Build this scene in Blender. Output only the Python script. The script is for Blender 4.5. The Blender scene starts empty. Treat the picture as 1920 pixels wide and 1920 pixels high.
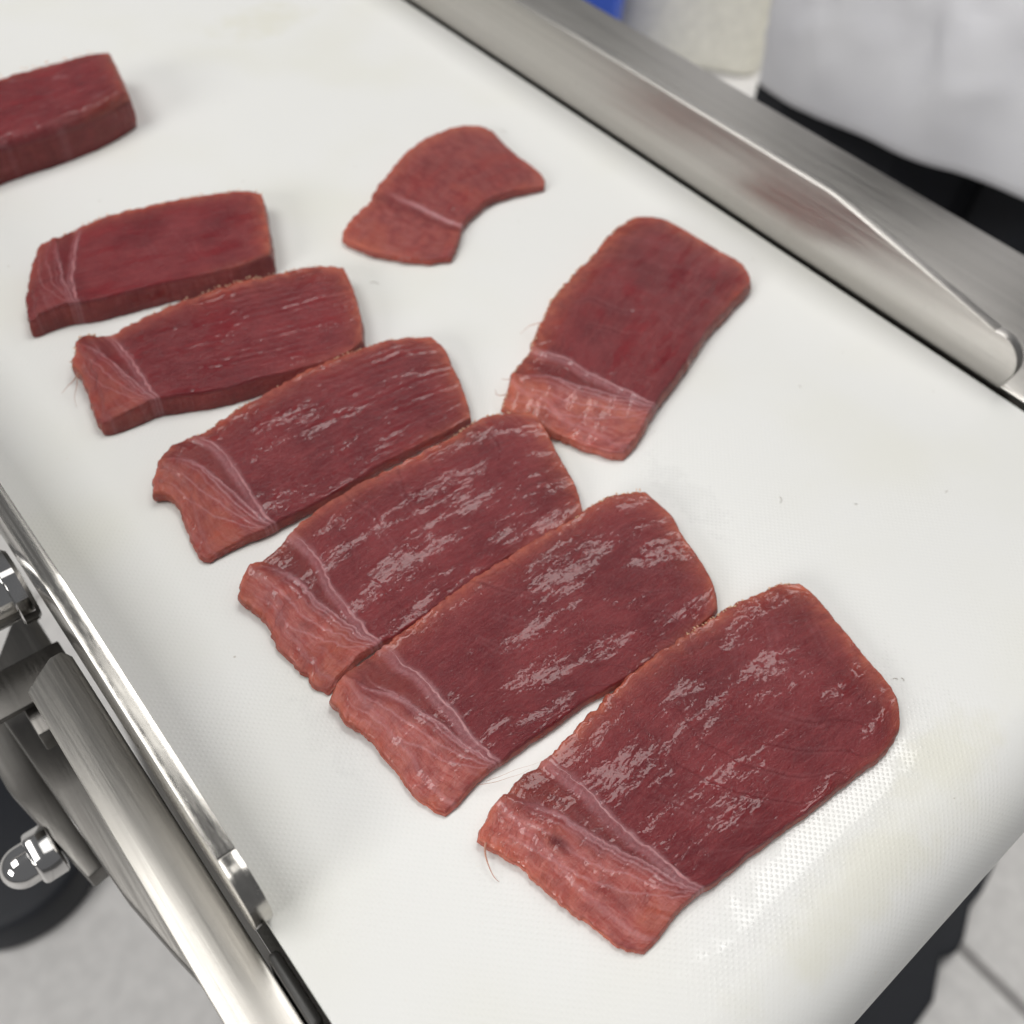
import bpy, bmesh, math, random
import numpy as np
from mathutils import Matrix, Vector

random.seed(4)
scene = bpy.context.scene
CM = 0.01

# ------------------------------------------------------------------ camera
cam_d = bpy.data.cameras.new('camera')
cam = bpy.data.objects.new('camera', cam_d)
scene.collection.objects.link(cam)
scene.camera = cam
cam.matrix_world = Matrix((
    (0.7668157, 0.4555161, -0.4522153, 0.0),
    (-0.6374094, 0.6232989, -0.4529986, 0.0),
    (0.0755171, 0.6356128, 0.7683057, 0.20),
    (0, 0, 0, 1)))
cam_d.sensor_width = 36.0
cam_d.lens = 36.0 * 1862.0 / 1920.0
cam_d.clip_start = 0.01
cam_d.clip_end = 60.0
cam_d.dof.use_dof = True
cam_d.dof.focus_distance = 0.215
cam_d.dof.aperture_fstop = 13.5

# ------------------------------------------------------------------ world, lamps, exposure
world = bpy.data.worlds.new('World')
scene.world = world
world.use_nodes = True
bg = world.node_tree.nodes['Background']
bg.inputs['Color'].default_value = (0.96, 0.97, 1.0, 1)
bg.inputs['Strength'].default_value = 0.16


def area_lamp(name, loc, sx, sy, watts, colour, target):
    d = bpy.data.lights.new(name, 'AREA')
    d.shape = 'RECTANGLE'
    d.size, d.size_y = sx, sy
    d.energy = watts
    d.color = colour
    o = bpy.data.objects.new(name, d)
    o.location = loc
    o.rotation_euler = (Vector(target) - Vector(loc)).to_track_quat('-Z', 'Y').to_euler()
    scene.collection.objects.link(o)
    return o


# ceiling panels of the workroom (all above and out of the frame)
area_lamp('ceiling_panel', (0.10, 0.36, 1.7), 0.5, 0.50, 1.25, (1.0, 0.985, 0.95), (0.10, 0.36, 0))
area_lamp('ceiling_panel', (0.95, 0.70, 1.7), 0.9, 1.3, 19, (1.0, 0.985, 0.96), (0.95, 0.70, 0))
area_lamp('ceiling_panel', (-0.95, 0.6, 1.7), 1.0, 1.2, 21, (1.0, 0.985, 0.96), (-0.95, 0.6, 0))
area_lamp('ceiling_panel', (2.6, 0.4, 1.7), 0.9, 1.0, 46, (1.0, 0.98, 0.94), (2.6, 0.4, 0))

# added fill lamp, low and far left, brightens the coat and bin
area_lamp('fill_lamp', (-2.3, -0.2, 0.95), 1.0, 0.8, 30, (1.0, 0.985, 0.96), (0.9, 0.4, -0.1))

scene.view_settings.view_transform = 'Standard'
scene.view_settings.look = 'None'
scene.view_settings.gamma = 1.0
scene.view_settings.use_curve_mapping = False
scene.view_settings.exposure = 0.0
scene.render.engine = 'CYCLES'
scene.cycles.max_bounces = 6


# ------------------------------------------------------------------ helpers
def link(o, parent=None):
    scene.collection.objects.link(o)
    if parent is not None:
        o.parent = parent
    return o


def tag(o, label=None, cat=None, group=None, kind=None):
    if label:
        o['label'] = label
    if cat:
        o['category'] = cat
    if group:
        o['group'] = group
    if kind:
        o['kind'] = kind
    return o


def empty(name, loc=(0, 0, 0)):
    o = bpy.data.objects.new(name, None)
    o.empty_display_size = 0.01
    o.location = loc
    return link(o)


def from_bm(name, bm, mat, parent=None, smooth=True):
    me = bpy.data.meshes.new(name)
    bm.to_mesh(me)
    bm.free()
    if smooth:
        me.polygons.foreach_set('use_smooth', [True] * len(me.polygons))
    if mat:
        me.materials.append(mat)
    o = bpy.data.objects.new(name, me)
    link(o)
    if parent is not None:
        o.parent = parent
        o.location = -parent.location
    return o


def bevel(bm, w, seg=2):
    bmesh.ops.bevel(bm, geom=[e for e in bm.edges if len(e.link_faces) == 2 and e.calc_face_angle(0) > 0.5],
                    offset=w, segments=seg, profile=0.5, affect='EDGES', clamp_overlap=True)


def bm_box(x0, x1, y0, y1, z0, z1, bv=0.0, seg=2):
    bm = bmesh.new()
    bmesh.ops.create_cube(bm, size=1)
    for v in bm.verts:
        v.co = Vector(((x0 + x1) / 2 + v.co.x * (x1 - x0), (y0 + y1) / 2 + v.co.y * (y1 - y0), (z0 + z1) / 2 + v.co.z * (z1 - z0)))
    if bv:
        bevel(bm, bv, seg)
    return bm


def bm_prism(poly, axis, a, b, bv=0.0, seg=2):
    """poly: 2-D outline; axis 'x' -> points are (y,z); axis 'z' -> points are (x,y)"""
    bm = bmesh.new()
    def P(p, h):
        return (h, p[0], p[1]) if axis == 'x' else (p[0], p[1], h)
    lo = [bm.verts.new(P(p, a)) for p in poly]
    hi = [bm.verts.new(P(p, b)) for p in poly]
    n = len(poly)
    bm.faces.new(lo)
    bm.faces.new(hi)
    for i in range(n):
        bm.faces.new((lo[i], lo[(i + 1) % n], hi[(i + 1) % n], hi[i]))
    bmesh.ops.recalc_face_normals(bm, faces=bm.faces)
    if bv:
        bevel(bm, bv, seg)
    return bm


def bm_lathe_x(profile, y, z, seg=48, phase=0.0):
    """profile: list of (x, radius) turned round an axis along X at (y,z)"""
    bm = bmesh.new()
    rings = []
    for x, r in profile:
        rings.append([bm.verts.new((x, y + r * math.cos(phase + 2 * math.pi * k / seg), z + r * math.sin(phase + 2 * math.pi * k / seg))) for k in range(seg)])
    for a, b in zip(rings[:-1], rings[1:]):
        for k in range(seg):
            bm.faces.new((a[k], a[(k + 1) % seg], b[(k + 1) % seg], b[k]))
    bm.faces.new(rings[0])
    bm.faces.new(rings[-1])
    bmesh.ops.recalc_face_normals(bm, faces=bm.faces)
    return bm


def auto_smooth(o, ang=35):
    me = o.data
    bm = bmesh.new()
    bm.from_mesh(me)
    for e in bm.edges:
        e.smooth = not (len(e.link_faces) == 2 and e.calc_face_angle(0) > math.radians(ang))
    bm.to_mesh(me)
    bm.free()
    return o


def tube_into(bm, pts, radii, seg=6):
    pts = [Vector(p) for p in pts]
    prev = None
    up = Vector((0.13, 0.31, 0.94))
    for i, p in enumerate(pts):
        t = (pts[min(i + 1, len(pts) - 1)] - pts[max(i - 1, 0)]).normalized()
        a = t.cross(up).normalized()
        b = t.cross(a)
        r = radii[i] if hasattr(radii, '__len__') else radii
        ring = [bm.verts.new(p + (a * math.cos(2 * math.pi * k / seg) + b * math.sin(2 * math.pi * k / seg)) * r) for k in range(seg)]
        if prev:
            for k in range(seg):
                bm.faces.new((prev[k], prev[(k + 1) % seg], ring[(k + 1) % seg], ring[k]))
        else:
            bm.faces.new(ring)
        prev = ring
    bm.faces.new(prev)


# value noise for relief -------------------------------------------------
_rng = np.random.default_rng(11)
_T = _rng.random((256, 256))


def vnoise(x, y):
    xi = np.floor(x).astype(int)
    yi = np.floor(y).astype(int)
    fx = x - xi
    fy = y - yi
    fx = fx * fx * (3 - 2 * fx)
    fy = fy * fy * (3 - 2 * fy)
    g = lambda a, b: _T[a % 256, b % 256]
    return ((g(xi, yi) * (1 - fx) + g(xi + 1, yi) * fx) * (1 - fy) + (g(xi, yi + 1) * (1 - fx) + g(xi + 1, yi + 1) * fx) * fy) * 2 - 1


def fbm(x, y, o=4):
    s = 0
    a = 1.0
    n = 0.0
    for i in range(o):
        s = s + a * vnoise(x * 2 ** i + 17.3 * i, y * 2 ** i + 5.1 * i)
        n += a
        a *= 0.55
    return s / n


def sstep(a, b, x):
    t = np.clip((x - a) / (b - a), 0, 1)
    return t * t * (3 - 2 * t)


# ------------------------------------------------------------------ materials
class NT:
    def __init__(self, name):
        self.m = bpy.data.materials.new(name)
        self.m.use_nodes = True
        self.t = self.m.node_tree
        self.b = self.t.nodes['Principled BSDF']

    def n(self, kind, **kw):
        nd = self.t.nodes.new(kind)
        for k, v in kw.items():
            if k.startswith('i_'):
                nd.inputs[k[2:].replace('_', ' ')].default_value = v
            else:
                setattr(nd, k, v)
        return nd

    def l(self, a, b):
        self.t.links.new(a, b)

    def val(self, x, sock):
        if hasattr(x, 'is_output'):
            self.l(x, sock)
        else:
            sock.default_value = x

    def math(self, op, a, b=0.0, clamp=False):
        nd = self.n('ShaderNodeMath', operation=op, use_clamp=clamp)
        self.val(a, nd.inputs[0])
        self.val(b, nd.inputs[1])
        return nd.outputs[0]

    def scale(self, vec, s):
        nd = self.n('ShaderNodeVectorMath', operation='MULTIPLY')
        self.l(vec, nd.inputs[0])
        nd.inputs[1].default_value = s
        return nd.outputs[0]

    def noise(self, vec, sc, detail=3.0, rough=0.5, dist=0.0):
        nd = self.n('ShaderNodeTexNoise')
        self.l(vec, nd.inputs['Vector'])
        nd.inputs['Scale'].default_value = sc
        nd.inputs['Detail'].default_value = detail
        nd.inputs['Roughness'].default_value = rough
        nd.inputs['Distortion'].default_value = dist
        return nd.outputs['Fac']

    def ramp(self, x, a, b, lo=0.0, hi=1.0):
        nd = self.n('ShaderNodeMapRange', interpolation_type='SMOOTHSTEP')
        self.l(x, nd.inputs['Value'])
        for k, v in (('From Min', a), ('From Max', b), ('To Min', lo), ('To Max', hi)):
            nd.inputs[k].default_value = v
        return nd.outputs[0]

    def mix(self, f, a, b):
        nd = self.n('ShaderNodeMix', data_type='RGBA')
        self.val(f, nd.inputs['Factor'])
        for x, s in ((a, nd.inputs[6]), (b, nd.inputs[7])):
            if hasattr(x, 'is_output'):
                self.l(x, s)
            else:
                s.default_value = (*x, 1)
        return nd.outputs[2]

    def bump(self, h, dist, strength=1.0, normal=None):
        nd = self.n('ShaderNodeBump')
        nd.inputs['Strength'].default_value = strength
        nd.inputs['Distance'].default_value = dist
        self.l(h, nd.inputs['Height'])
        if normal is not None:
            self.l(normal, nd.inputs['Normal'])
        return nd.outputs[0]

    def set(self, **kw):
        for k, v in kw.items():
            s = self.b.inputs[k.replace('_', ' ')]
            if hasattr(v, 'is_output'):
                self.l(v, s)
            else:
                s.default_value = (*v, 1) if isinstance(v, tuple) and len(v) == 3 and s.type == 'RGBA' else v


def plain(name, col, rough, metal=0.0, spec=0.5, grain=0.0):
    N = NT(name)
    tc = N.n('ShaderNodeTexCoord').outputs['Object']
    f = N.noise(tc, 60, 4)
    N.set(Base_Color=N.mix(N.ramp(f, .3, .7), tuple(c * 0.88 for c in col), col), Roughness=rough, Metallic=metal)
    N.b.inputs['Specular IOR Level'].default_value = spec
    if grain:
        N.set(Normal=N.bump(N.noise(tc, 900, 3), grain))
    return N.m


def steel(name, col=(0.60, 0.58, 0.55), rough=0.30, along=1, brush=1.0, wear=0.35):
    """brushed stainless: grain runs along the given axis"""
    N = NT(name)
    tc = N.n('ShaderNodeTexCoord').outputs['Object']
    s = [1600, 1600, 1600]
    s[along] = 25
    g = N.noise(N.scale(tc, s), 1.0, 3, .6)
    s2 = [500, 500, 500]
    s2[along] = 4
    g2 = N.noise(N.scale(tc, s2), 1.0, 2, .5)
    blot = N.noise(tc, 35, 4, .6)
    fine = N.noise(tc, 420, 3, .6)
    r = N.math('ADD', N.ramp(g, .25, .75, rough - .06, rough + .08), N.ramp(blot, .35, .7, -wear * .12, wear * .22))
    col_o = N.mix(N.ramp(g2, .3, .7), tuple(c * .92 for c in col), col)
    col_o = N.mix(N.ramp(fine, .55, .75, 0, .25), col_o, tuple(c * .75 for c in col))
    N.set(Base_Color=col_o, Metallic=1.0, Roughness=r)
    N.b.inputs['Anisotropic'].default_value = 0.0
    h = N.math('ADD', g, N.math('MULTIPLY', g2, 0.15))
    N.set(Normal=N.bump(h, 0.00003 * brush, .6))
    return N.m


M_STEEL = steel('brushed_steel', (0.53, 0.51, 0.475), .20, brush=.6, wear=.0)
M_STEEL_B = steel('matt_steel_bar', (0.50, 0.48, 0.445), .36, brush=.8, wear=.05)
M_STEEL_R = steel('satin_steel', (0.56, 0.54, 0.51), .36, brush=.5, wear=.08)
M_STEEL_X = steel('brushed_steel_matt', (0.56, 0.54, 0.505), .33, brush=.6, wear=.03)
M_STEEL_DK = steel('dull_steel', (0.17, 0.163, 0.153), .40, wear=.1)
M_CHROME = plain('polished_steel', (0.74, 0.73, 0.72), 0.07, 1.0)
M_BLACK = plain('black_rubber', (0.012, 0.014, 0.02), 0.55, grain=0.0002)
M_BLOCK = plain('dark_plastic', (0.045, 0.043, 0.04), 0.45)
M_TRIM = plain('grey_plastic', (0.22, 0.21, 0.205), 0.5)
M_TROUSER = plain('dark_cloth', (0.010, 0.011, 0.016), 0.9, grain=0.0004)
M_CREAM = plain('cream_plastic', (0.92, 0.90, 0.79), 0.4)
M_BLUE = plain('blue_plastic', (0.02, 0.09, 0.55), 0.4)
M_TILE = plain('floor_tile', (0.74, 0.725, 0.71), 0.45)
M_GROUT = plain('grout', (0.50, 0.485, 0.475), 0.9)


def belt_material():
    N = NT('white_belt')
    a = N.n('ShaderNodeAttribute', attribute_name='fl')
    v = a.outputs['Vector']
    sep = N.n('ShaderNodeSeparateXYZ')
    N.l(v, sep.inputs[0])
    x, s = sep.outputs[0], sep.outputs[1]
    k = 2 * math.pi / (1.12 * math.sqrt(2))
    p = N.math('COSINE', N.math('MULTIPLY', N.math('ADD', x, s), k * .5))
    q = N.math('COSINE', N.math('MULTIPLY', N.math('SUBTRACT', x, s), k * .5))
    d = N.math('MULTIPLY', N.math('MULTIPLY', p, p), N.math('MULTIPLY', q, q))
    d = N.ramp(d, .15, .95)
    wear = N.ramp(N.noise(v, .03, 1), .25, .75, .25, 1.0)
    h = N.math('ADD', N.math('MULTIPLY', d, wear), N.math('MULTIPLY', N.noise(v, 1.4, 2, .6), .6))
    # colour: off white with faint yellow and pink stains and a few dark specks
    st = N.ramp(N.noise(v, .016, 2, .5), .45, .85, 0, .8)
    c = N.mix(st, (0.775, 0.775, 0.755), (0.74, 0.735, 0.665))
    # old yellowish stains near the nose and by the far rail
    stain = None
    for cx, cs, rx, rs in ((112, 1152, 40, 10), (152, 1146, 22, 9), (205, 760, 26, 16), (95, 790, 30, 22)):
        dx = N.math('DIVIDE', N.math('SUBTRACT', x, cx), rx)
        ds = N.math('DIVIDE', N.math('SUBTRACT', s, cs), rs)
        g = N.math('SUBTRACT', 1.0, N.math('ADD', N.math('MULTIPLY', dx, dx), N.math('MULTIPLY', ds, ds)))
        stain = g if stain is None else N.math('MAXIMUM', stain, g)
    sn = N.noise(v, .09, 3, .55)
    c = N.mix(N.ramp(N.math('ADD', stain, N.math('MULTIPLY', N.math('SUBTRACT', sn, .5), 2.4)), -.1, 1.2, 0, .5), c, (0.70, 0.685, 0.57))
    c = N.mix(N.ramp(N.noise(v, .5, 3, .6), .68, .80, 0, .22), c, (0.66, 0.58, 0.46))
    vo = N.n('ShaderNodeTexVoronoi')
    N.l(v, vo.inputs['Vector'])
    vo.inputs['Scale'].default_value = .085
    warp = N.noise(v, .9, 3)
    dd = N.math('ADD', vo.outputs['Distance'], N.math('MULTIPLY', N.math('SUBTRACT', warp, .5), .06))
    c = N.mix(N.ramp(dd, .012, .032, .55, 0), c, (0.40, 0.36, 0.29))
    # juice left on the embossed dots around the slices
    juice = None
    for cx, cs, rx, rs, sk in ((118, 1139, 52, 9, -.10), (47, 1056, 7, 17, 0), (160, 1056, 8, 20, 0), (138, 1128, 30, 12, -.3)):
        dx = N.math('DIVIDE', N.math('SUBTRACT', x, cx), rx)
        ds = N.math('DIVIDE', N.math('SUBTRACT', N.math('SUBTRACT', s, cs), N.math('MULTIPLY', N.math('SUBTRACT', x, cx), sk)), rs)
        g = N.math('SUBTRACT', 1.0, N.math('ADD', N.math('MULTIPLY', dx, dx), N.math('MULTIPLY', ds, ds)))
        juice = g if juice is None else N.math('MAXIMUM', juice, g)
    jn = N.noise(v, .22, 3, .7)
    juice = N.ramp(N.math('ADD', juice, N.math('MULTIPLY', N.math('SUBTRACT', jn, .5), 3.6)), .1, .9, 0, .85)
    hj = N.math('MULTIPLY', N.math('POWER', d, 1.5), N.math('ADD', jn, .5))
    rgh = .27
    N.set(Base_Color=c, Roughness=rgh)
    N.b.inputs['Specular IOR Level'].default_value = .3
    N.set(Normal=N.bump(h, 0.00004, .9))
    N.set(Coat_Weight=juice, Coat_Roughness=.02, Coat_IOR=1.55, Coat_Normal=N.bump(hj, 0.00020, 1.0))
    return N.m


def flesh_material():
    N = NT('raw_tuna')
    fl = N.n('ShaderNodeAttribute', attribute_name='fl').outputs['Vector']
    fa = N.n('ShaderNodeAttribute', attribute_name='fish')
    sep = N.n('ShaderNodeSeparateColor')
    N.l(fa.outputs['Color'], sep.inputs[0])
    pale, belly, edge = sep.outputs[0], sep.outputs[1], sep.outputs[2]
    line = fa.outputs['Alpha']
    big = N.noise(fl, .07, 3, .5)
    streak = N.noise(N.scale(fl, (.12, .9, .5)), 1.0, 4, .6, .4)
    grain = N.noise(fl, 1.3, 4, .65)
    c = N.mix(N.ramp(big, .3, .72), (0.132, 0.0125, 0.0175), (0.205, 0.0275, 0.0325))
    c = N.mix(N.ramp(streak, .42, .72, 0, .45), c, (0.27, 0.044, 0.048))
    c = N.mix(N.ramp(grain, .5, .8, 0, .3), c, (0.32, 0.055, 0.058))
    rn = N.noise(N.scale(fl, (.55, 1.1, 1)), 1.1, 3, .6, 1.2)
    rdg = N.ramp(N.math('ABSOLUTE', N.math('SUBTRACT', rn, .5)), .0, .035, .4, 0)
    c = N.mix(rdg, c, (0.095, 0.004, 0.008))
    # belly side: paler, orange, fine streaks
    bst = N.noise(N.scale(fl, (1.1, .18, .5)), 1.0, 4, .6, .5)
    cb = N.mix(N.ramp(bst, .3, .7), (0.36, 0.072, 0.060), (0.47, 0.155, 0.135))
    cb = N.mix(N.ramp(big, .45, .65, 0, .5), cb, (0.46, 0.115, 0.060))
    c = N.mix(N.math('MULTIPLY', belly, N.ramp(N.noise(fl, .25, 3), .25, .65, .45, 1.0), True), c, cb)
    c = N.mix(N.math('MULTIPLY', edge, N.ramp(N.noise(fl, .35, 3), .3, .7, .45, .95), True), c, (0.54, 0.145, 0.085))
    c = N.mix(line, c, (0.105, 0.008, 0.012))
    c = N.mix(N.math('MULTIPLY', pale, N.ramp(grain, .3, .7, .65, 1.0), True), c, (0.60, 0.31, 0.33))
    # micro relief: fibre crinkle drowned in places by a film of juice
    cr = N.noise(N.scale(fl, (.85, 1.15, 1.0)), 2.0, 3, .66, .9)
    cr2 = N.noise(N.scale(fl, (.35, 1.4, 1.0)), 1.1, 2, .6, .3)
    fine = N.noise(fl, 6.0, 2, .6)
    h = N.math('ADD', N.math('MULTIPLY', cr, .5), N.math('MULTIPLY', cr2, .5))
    level = N.ramp(N.noise(N.scale(fl, (.38, 1.7, 1)), .15, 3, .55), .36, .68, .33, .56)
    wet = N.math('MAXIMUM', h, level)
    fm = N.ramp(N.math('SUBTRACT', h, level), -.02, .05)
    wet2 = N.math('ADD', wet, N.math('MULTIPLY', N.math('MULTIPLY', fine, fm), .10))
    b1 = N.bump(wet2, 0.0006, 1.0)
    N.set(Base_Color=c, Roughness=N.ramp(fm, 0, 1, .05, .16), Normal=b1)
    N.b.inputs['Specular IOR Level'].default_value = .5
    N.b.inputs['IOR'].default_value = 1.42
    N.set(Subsurface_Weight=0.45, Subsurface_Radius=(0.0055, 0.0014, 0.0011), Subsurface_Scale=0.6)
    N.b.subsurface_method = 'BURLEY'
    return N.m


M_BELT = belt_material()
M_FLESH = flesh_material()


def tissue_mat(name, col):
    N = NT(name)
    tc = N.n('ShaderNodeTexCoord').outputs['Object']
    g = N.noise(tc, 900, 4, .6)
    N.set(Base_Color=N.mix(N.ramp(g, .3, .7), tuple(c * .75 for c in col), col), Roughness=.28)
    N.set(Subsurface_Weight=0.5, Subsurface_Radius=(0.002, 0.001, 0.001), Subsurface_Scale=0.6)
    N.set(Normal=N.bump(g, 0.0002, .7))
    return N.m


M_TISSUE = tissue_mat('connective_tissue', (0.47, 0.19, 0.20))
M_FRINGE = tissue_mat('frayed_flesh', (0.84, 0.50, 0.32))
M_STRAND = tissue_mat('pale_fibre', (0.50, 0.26, 0.18))

# ------------------------------------------------------------------ floor
floor = from_bm('floor', bm_box(-3.5, 5.5, -2.5, 6.5, -0.86, -0.806), M_GROUT)
tag(floor, 'light grey tiled floor under the conveyor', kind='structure')
TS = 0.80
gap = 0.012
tile_me = None
for i in range(-3, 4):
    for j in range(-2, 5):
        x0 = 0.592 + i * TS
        y0 = 0.02 + j * TS
        if tile_me is None:
            bm = bm_box(gap / 2, TS - gap / 2, gap / 2, TS - gap / 2, -0.006, 0.0, 0.002)
            t = from_bm('tile', bm, M_TILE, None, smooth=False)
            tile_me = t.data
        else:
            t = bpy.data.objects.new('tile', tile_me)
            link(t)
        t.parent = floor
        t.location = (x0, y0, -0.80)

# ------------------------------------------------------------------ conveyor
conv = empty('conveyor', (0.14, 0.4, -0.80))
tag(conv, 'stainless steel conveyor with white belt carrying the tuna slices', 'conveyor')

BX0, BX1 = 0.0142, 0.2685      # belt edges
RR = 0.020                     # nose roller radius
YC = 0.0020                    # nose axis
YB = 1.15                      # tail axis


def build_belt():
    prof = []
    n = 110
    for k in range(n + 1):
        prof.append((YB - (YB - YC) * k / n, 0.0))
    for k in range(1, 41):
        a = math.pi * k / 40
        prof.append((YC - RR * math.sin(a), -RR + RR * math.cos(a)))
    for k in range(1, 41):
        prof.append((YC + (YB - YC) * k / 40, -2 * RR))
    for k in range(1, 20):
        a = math.pi * k / 20
        prof.append((YB + RR * math.sin(a), -RR - RR * math.cos(a)))
    P = np.array(prof)
    seg = np.hypot(*np.diff(P, axis=0).T)
    s = np.concatenate([[0], np.cumsum(seg)])
    nx = 24
    th = 0.0018
    me = bpy.data.meshes.new('belt')
    verts, faces, fl = [], [], []
    L = len(prof)
    cyc = lambda i: i % L
    # normals
    nrm = []
    for i in range(L):
        d = P[(i + 1) % L] - P[i - 1]
        d = d / np.hypot(*d)
        nrm.append((d[1], -d[0]))
    nrm = np.array(nrm)
    if nrm[5][1] < 0:
        nrm = -nrm
    for i in range(L):
        for j in range(nx + 1):
            x = BX0 + (BX1 - BX0) * j / nx
            verts.append((x, P[i][0], P[i][1]))
            fl.append((x * 1000, s[i] * 1000, 0))
    base = len(verts)
    for i in range(L):
        for j in (0, nx):
            x = BX0 + (BX1 - BX0) * j / nx
            q = P[i] - nrm[i] * th
            verts.append((x, q[0], q[1]))
            fl.append((x * 1000, s[i] * 1000, 2))
    for i in range(L):
        i2 = (i + 1) % L
        for j in range(nx):
            faces.append((i * (nx + 1) + j, i * (nx + 1) + j + 1, i2 * (nx + 1) + j + 1, i2 * (nx + 1) + j))
        faces.append((i * (nx + 1), i2 * (nx + 1), base + i2 * 2, base + i * 2))
        faces.append((i * (nx + 1) + nx, base + i * 2 + 1, base + i2 * 2 + 1, i2 * (nx + 1) + nx))
        faces.append((base + i * 2, base + i2 * 2, base + i2 * 2 + 1, base + i * 2 + 1))
    me.from_pydata(verts, [], faces)
    at = me.attributes.new('fl', 'FLOAT_VECTOR', 'POINT')
    at.data.foreach_set('vector', np.array(fl, dtype=np.float32).ravel())
    bm = bmesh.new()
    bm.from_mesh(me)
    bmesh.ops.recalc_face_normals(bm, faces=bm.faces)
    for e in bm.edges:
        e.smooth = not (len(e.link_faces) == 2 and e.calc_face_angle(0) > 0.9)
    bm.to_mesh(me)
    bm.free()
    me.polygons.foreach_set('use_smooth', [True] * len(me.polygons))
    me.materials.append(M_BELT)
    o = bpy.data.objects.new('belt', me)
    link(o)
    o.parent = conv
    o.location = -conv.location
    return o


belt = build_belt()

# nose roller and its axle stub
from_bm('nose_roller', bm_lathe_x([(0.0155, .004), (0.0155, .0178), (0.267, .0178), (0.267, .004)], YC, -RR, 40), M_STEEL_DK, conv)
auto_smooth(from_bm('roller_axle', bm_lathe_x([(-0.001, .0055), (0.2735, .0055)], YC + 0.001, -RR, 24), M_CHROME, conv))


def guard_profile():
    p = [(0.90, 0.0275), (0.145, 0.0275), (0.141, 0.0272), (0.0765, 0.0174)]
    cy, cz, r = 0.0742, 0.0082, 0.0091
    for k in range(11):
        a = math.radians(76 + k * 10.8)
        p.append((cy + r * math.cos(a), cz + r * math.sin(a)))
    p += [(0.0665, 0.0012), (0.90, 0.0012)]
    return p


def guard_profile_low():
    # guard sheet carries on below the belt line at the back, stops above the nose
    p = guard_profile()
    return p[:-2] + [(0.0668, 0.0012), (0.0700, -0.0020), (0.90, -0.0020)]


gl = from_bm('side_guard', bm_prism(guard_profile_low(), 'x', 0.0116, 0.0154, 0.0005, 2), M_STEEL, conv)
auto_smooth(gl, 30)
gr = from_bm('side_guard', bm_prism(guard_profile(), 'x', 0.2697, 0.2735, 0.0005, 2), M_STEEL_R, conv)
auto_smooth(gr, 30)

# left: side plate along the nose (wide brushed bar) and what hangs under it
auto_smooth(from_bm('side_plate', bm_prism([(-0.0010, -0.06), (0.0108, -0.06), (0.0108, 0.1500), (0.0095, 0.1525), (0.0065, 0.1525), (-0.0010, 0.1472)],
                                 'z', -0.034, -0.0075, 0.0006, 2), M_STEEL_B, conv))
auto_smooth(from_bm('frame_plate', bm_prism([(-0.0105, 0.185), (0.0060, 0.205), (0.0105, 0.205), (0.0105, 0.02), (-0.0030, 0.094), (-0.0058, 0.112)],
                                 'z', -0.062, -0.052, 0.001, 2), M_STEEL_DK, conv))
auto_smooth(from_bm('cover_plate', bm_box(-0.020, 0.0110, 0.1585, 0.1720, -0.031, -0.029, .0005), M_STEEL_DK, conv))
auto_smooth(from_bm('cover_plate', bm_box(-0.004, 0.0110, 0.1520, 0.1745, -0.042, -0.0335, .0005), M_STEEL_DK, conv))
# round boss with a polished collar sticking out of the guard
boss = from_bm('shaft_boss', bm_lathe_x([(-0.060, .0062), (-0.060, .0078), (-0.0595, .0082), (0.0065, .0082), (0.0065, .005)], 0.1825, -0.0150, 48), M_CHROME, conv)
auto_smooth(boss)
col_ = from_bm('collar', bm_lathe_x([(0.0062, .0095), (0.0066, .0102), (0.0098, .0102), (0.0108, .0092), (0.0112, .006)], 0.1825, -0.0150, 48), M_CHROME, None)
auto_smooth(col_)
col_.parent = boss
col_.location = (0, 0, 0)

# support bar and cap nut
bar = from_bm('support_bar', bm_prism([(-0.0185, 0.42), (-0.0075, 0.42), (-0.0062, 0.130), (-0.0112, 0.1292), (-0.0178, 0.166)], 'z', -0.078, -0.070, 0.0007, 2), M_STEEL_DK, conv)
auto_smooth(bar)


def cap_nut():
    y, z = 0.1455, -0.0760
    prof = [(0, .0078)]
    nut = from_bm('cap_nut', bm_lathe_x([(-0.0165, .0070), (-0.0158, .0080), (-0.0098, .0080), (-0.0094, .0070)], y, z, 6, math.radians(9.3)), M_CHROME, conv)
    bm = bmesh.new(); bm.from_mesh(nut.data); bevel(bm, .0005, 2); bm.to_mesh(nut.data); bm.free()
    auto_smooth(nut, 25)
    nut.location = nut.location + Vector((-0.0045, 0, 0))
    prof = []
    for k in range(12):
        a = math.radians(90 * k / 11)
        prof.append((-0.0165 - 0.0024 - 0.0058 * math.sin(a), max(0.0058 * math.cos(a), 0.00005)))
    dome = from_bm('dome', bm_lathe_x([(-0.0160, .0058)] + prof, y, z, 36), M_CHROME, None)
    dome.parent = nut
    auto_smooth(dome, 40)
    return nut


cap_nut()

# dark bearing block and grey end piece in the slot beside the nose
auto_smooth(from_bm('bearing_block', bm_box(0.0112, 0.0138, 0.0470, 0.0640, -0.024, -0.0055, .0012, 3), M_BLOCK, conv))
auto_smooth(from_bm('slot_trim', bm_box(0.0114, 0.0136, 0.0300, 0.0462, -0.026, -0.0085, .0005), M_TRIM, conv))
auto_smooth(from_bm('bearing_block', bm_box(0.2700, 0.2728, 0.0440, 0.0640, -0.024, -0.0050, .0012, 3), M_BLOCK, conv))
auto_smooth(from_bm('slot_trim', bm_box(0.2702, 0.2724, 0.0200, 0.0560, -0.0038, -0.0012, .0006), M_CHROME, conv))

# right: wide housing beside the guard
auto_smooth(from_bm('side_housing', bm_box(0.2750, 0.3440, -0.020, 1.20, -0.075, -0.0010, .0012, 3), M_STEEL_X, conv))
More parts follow.
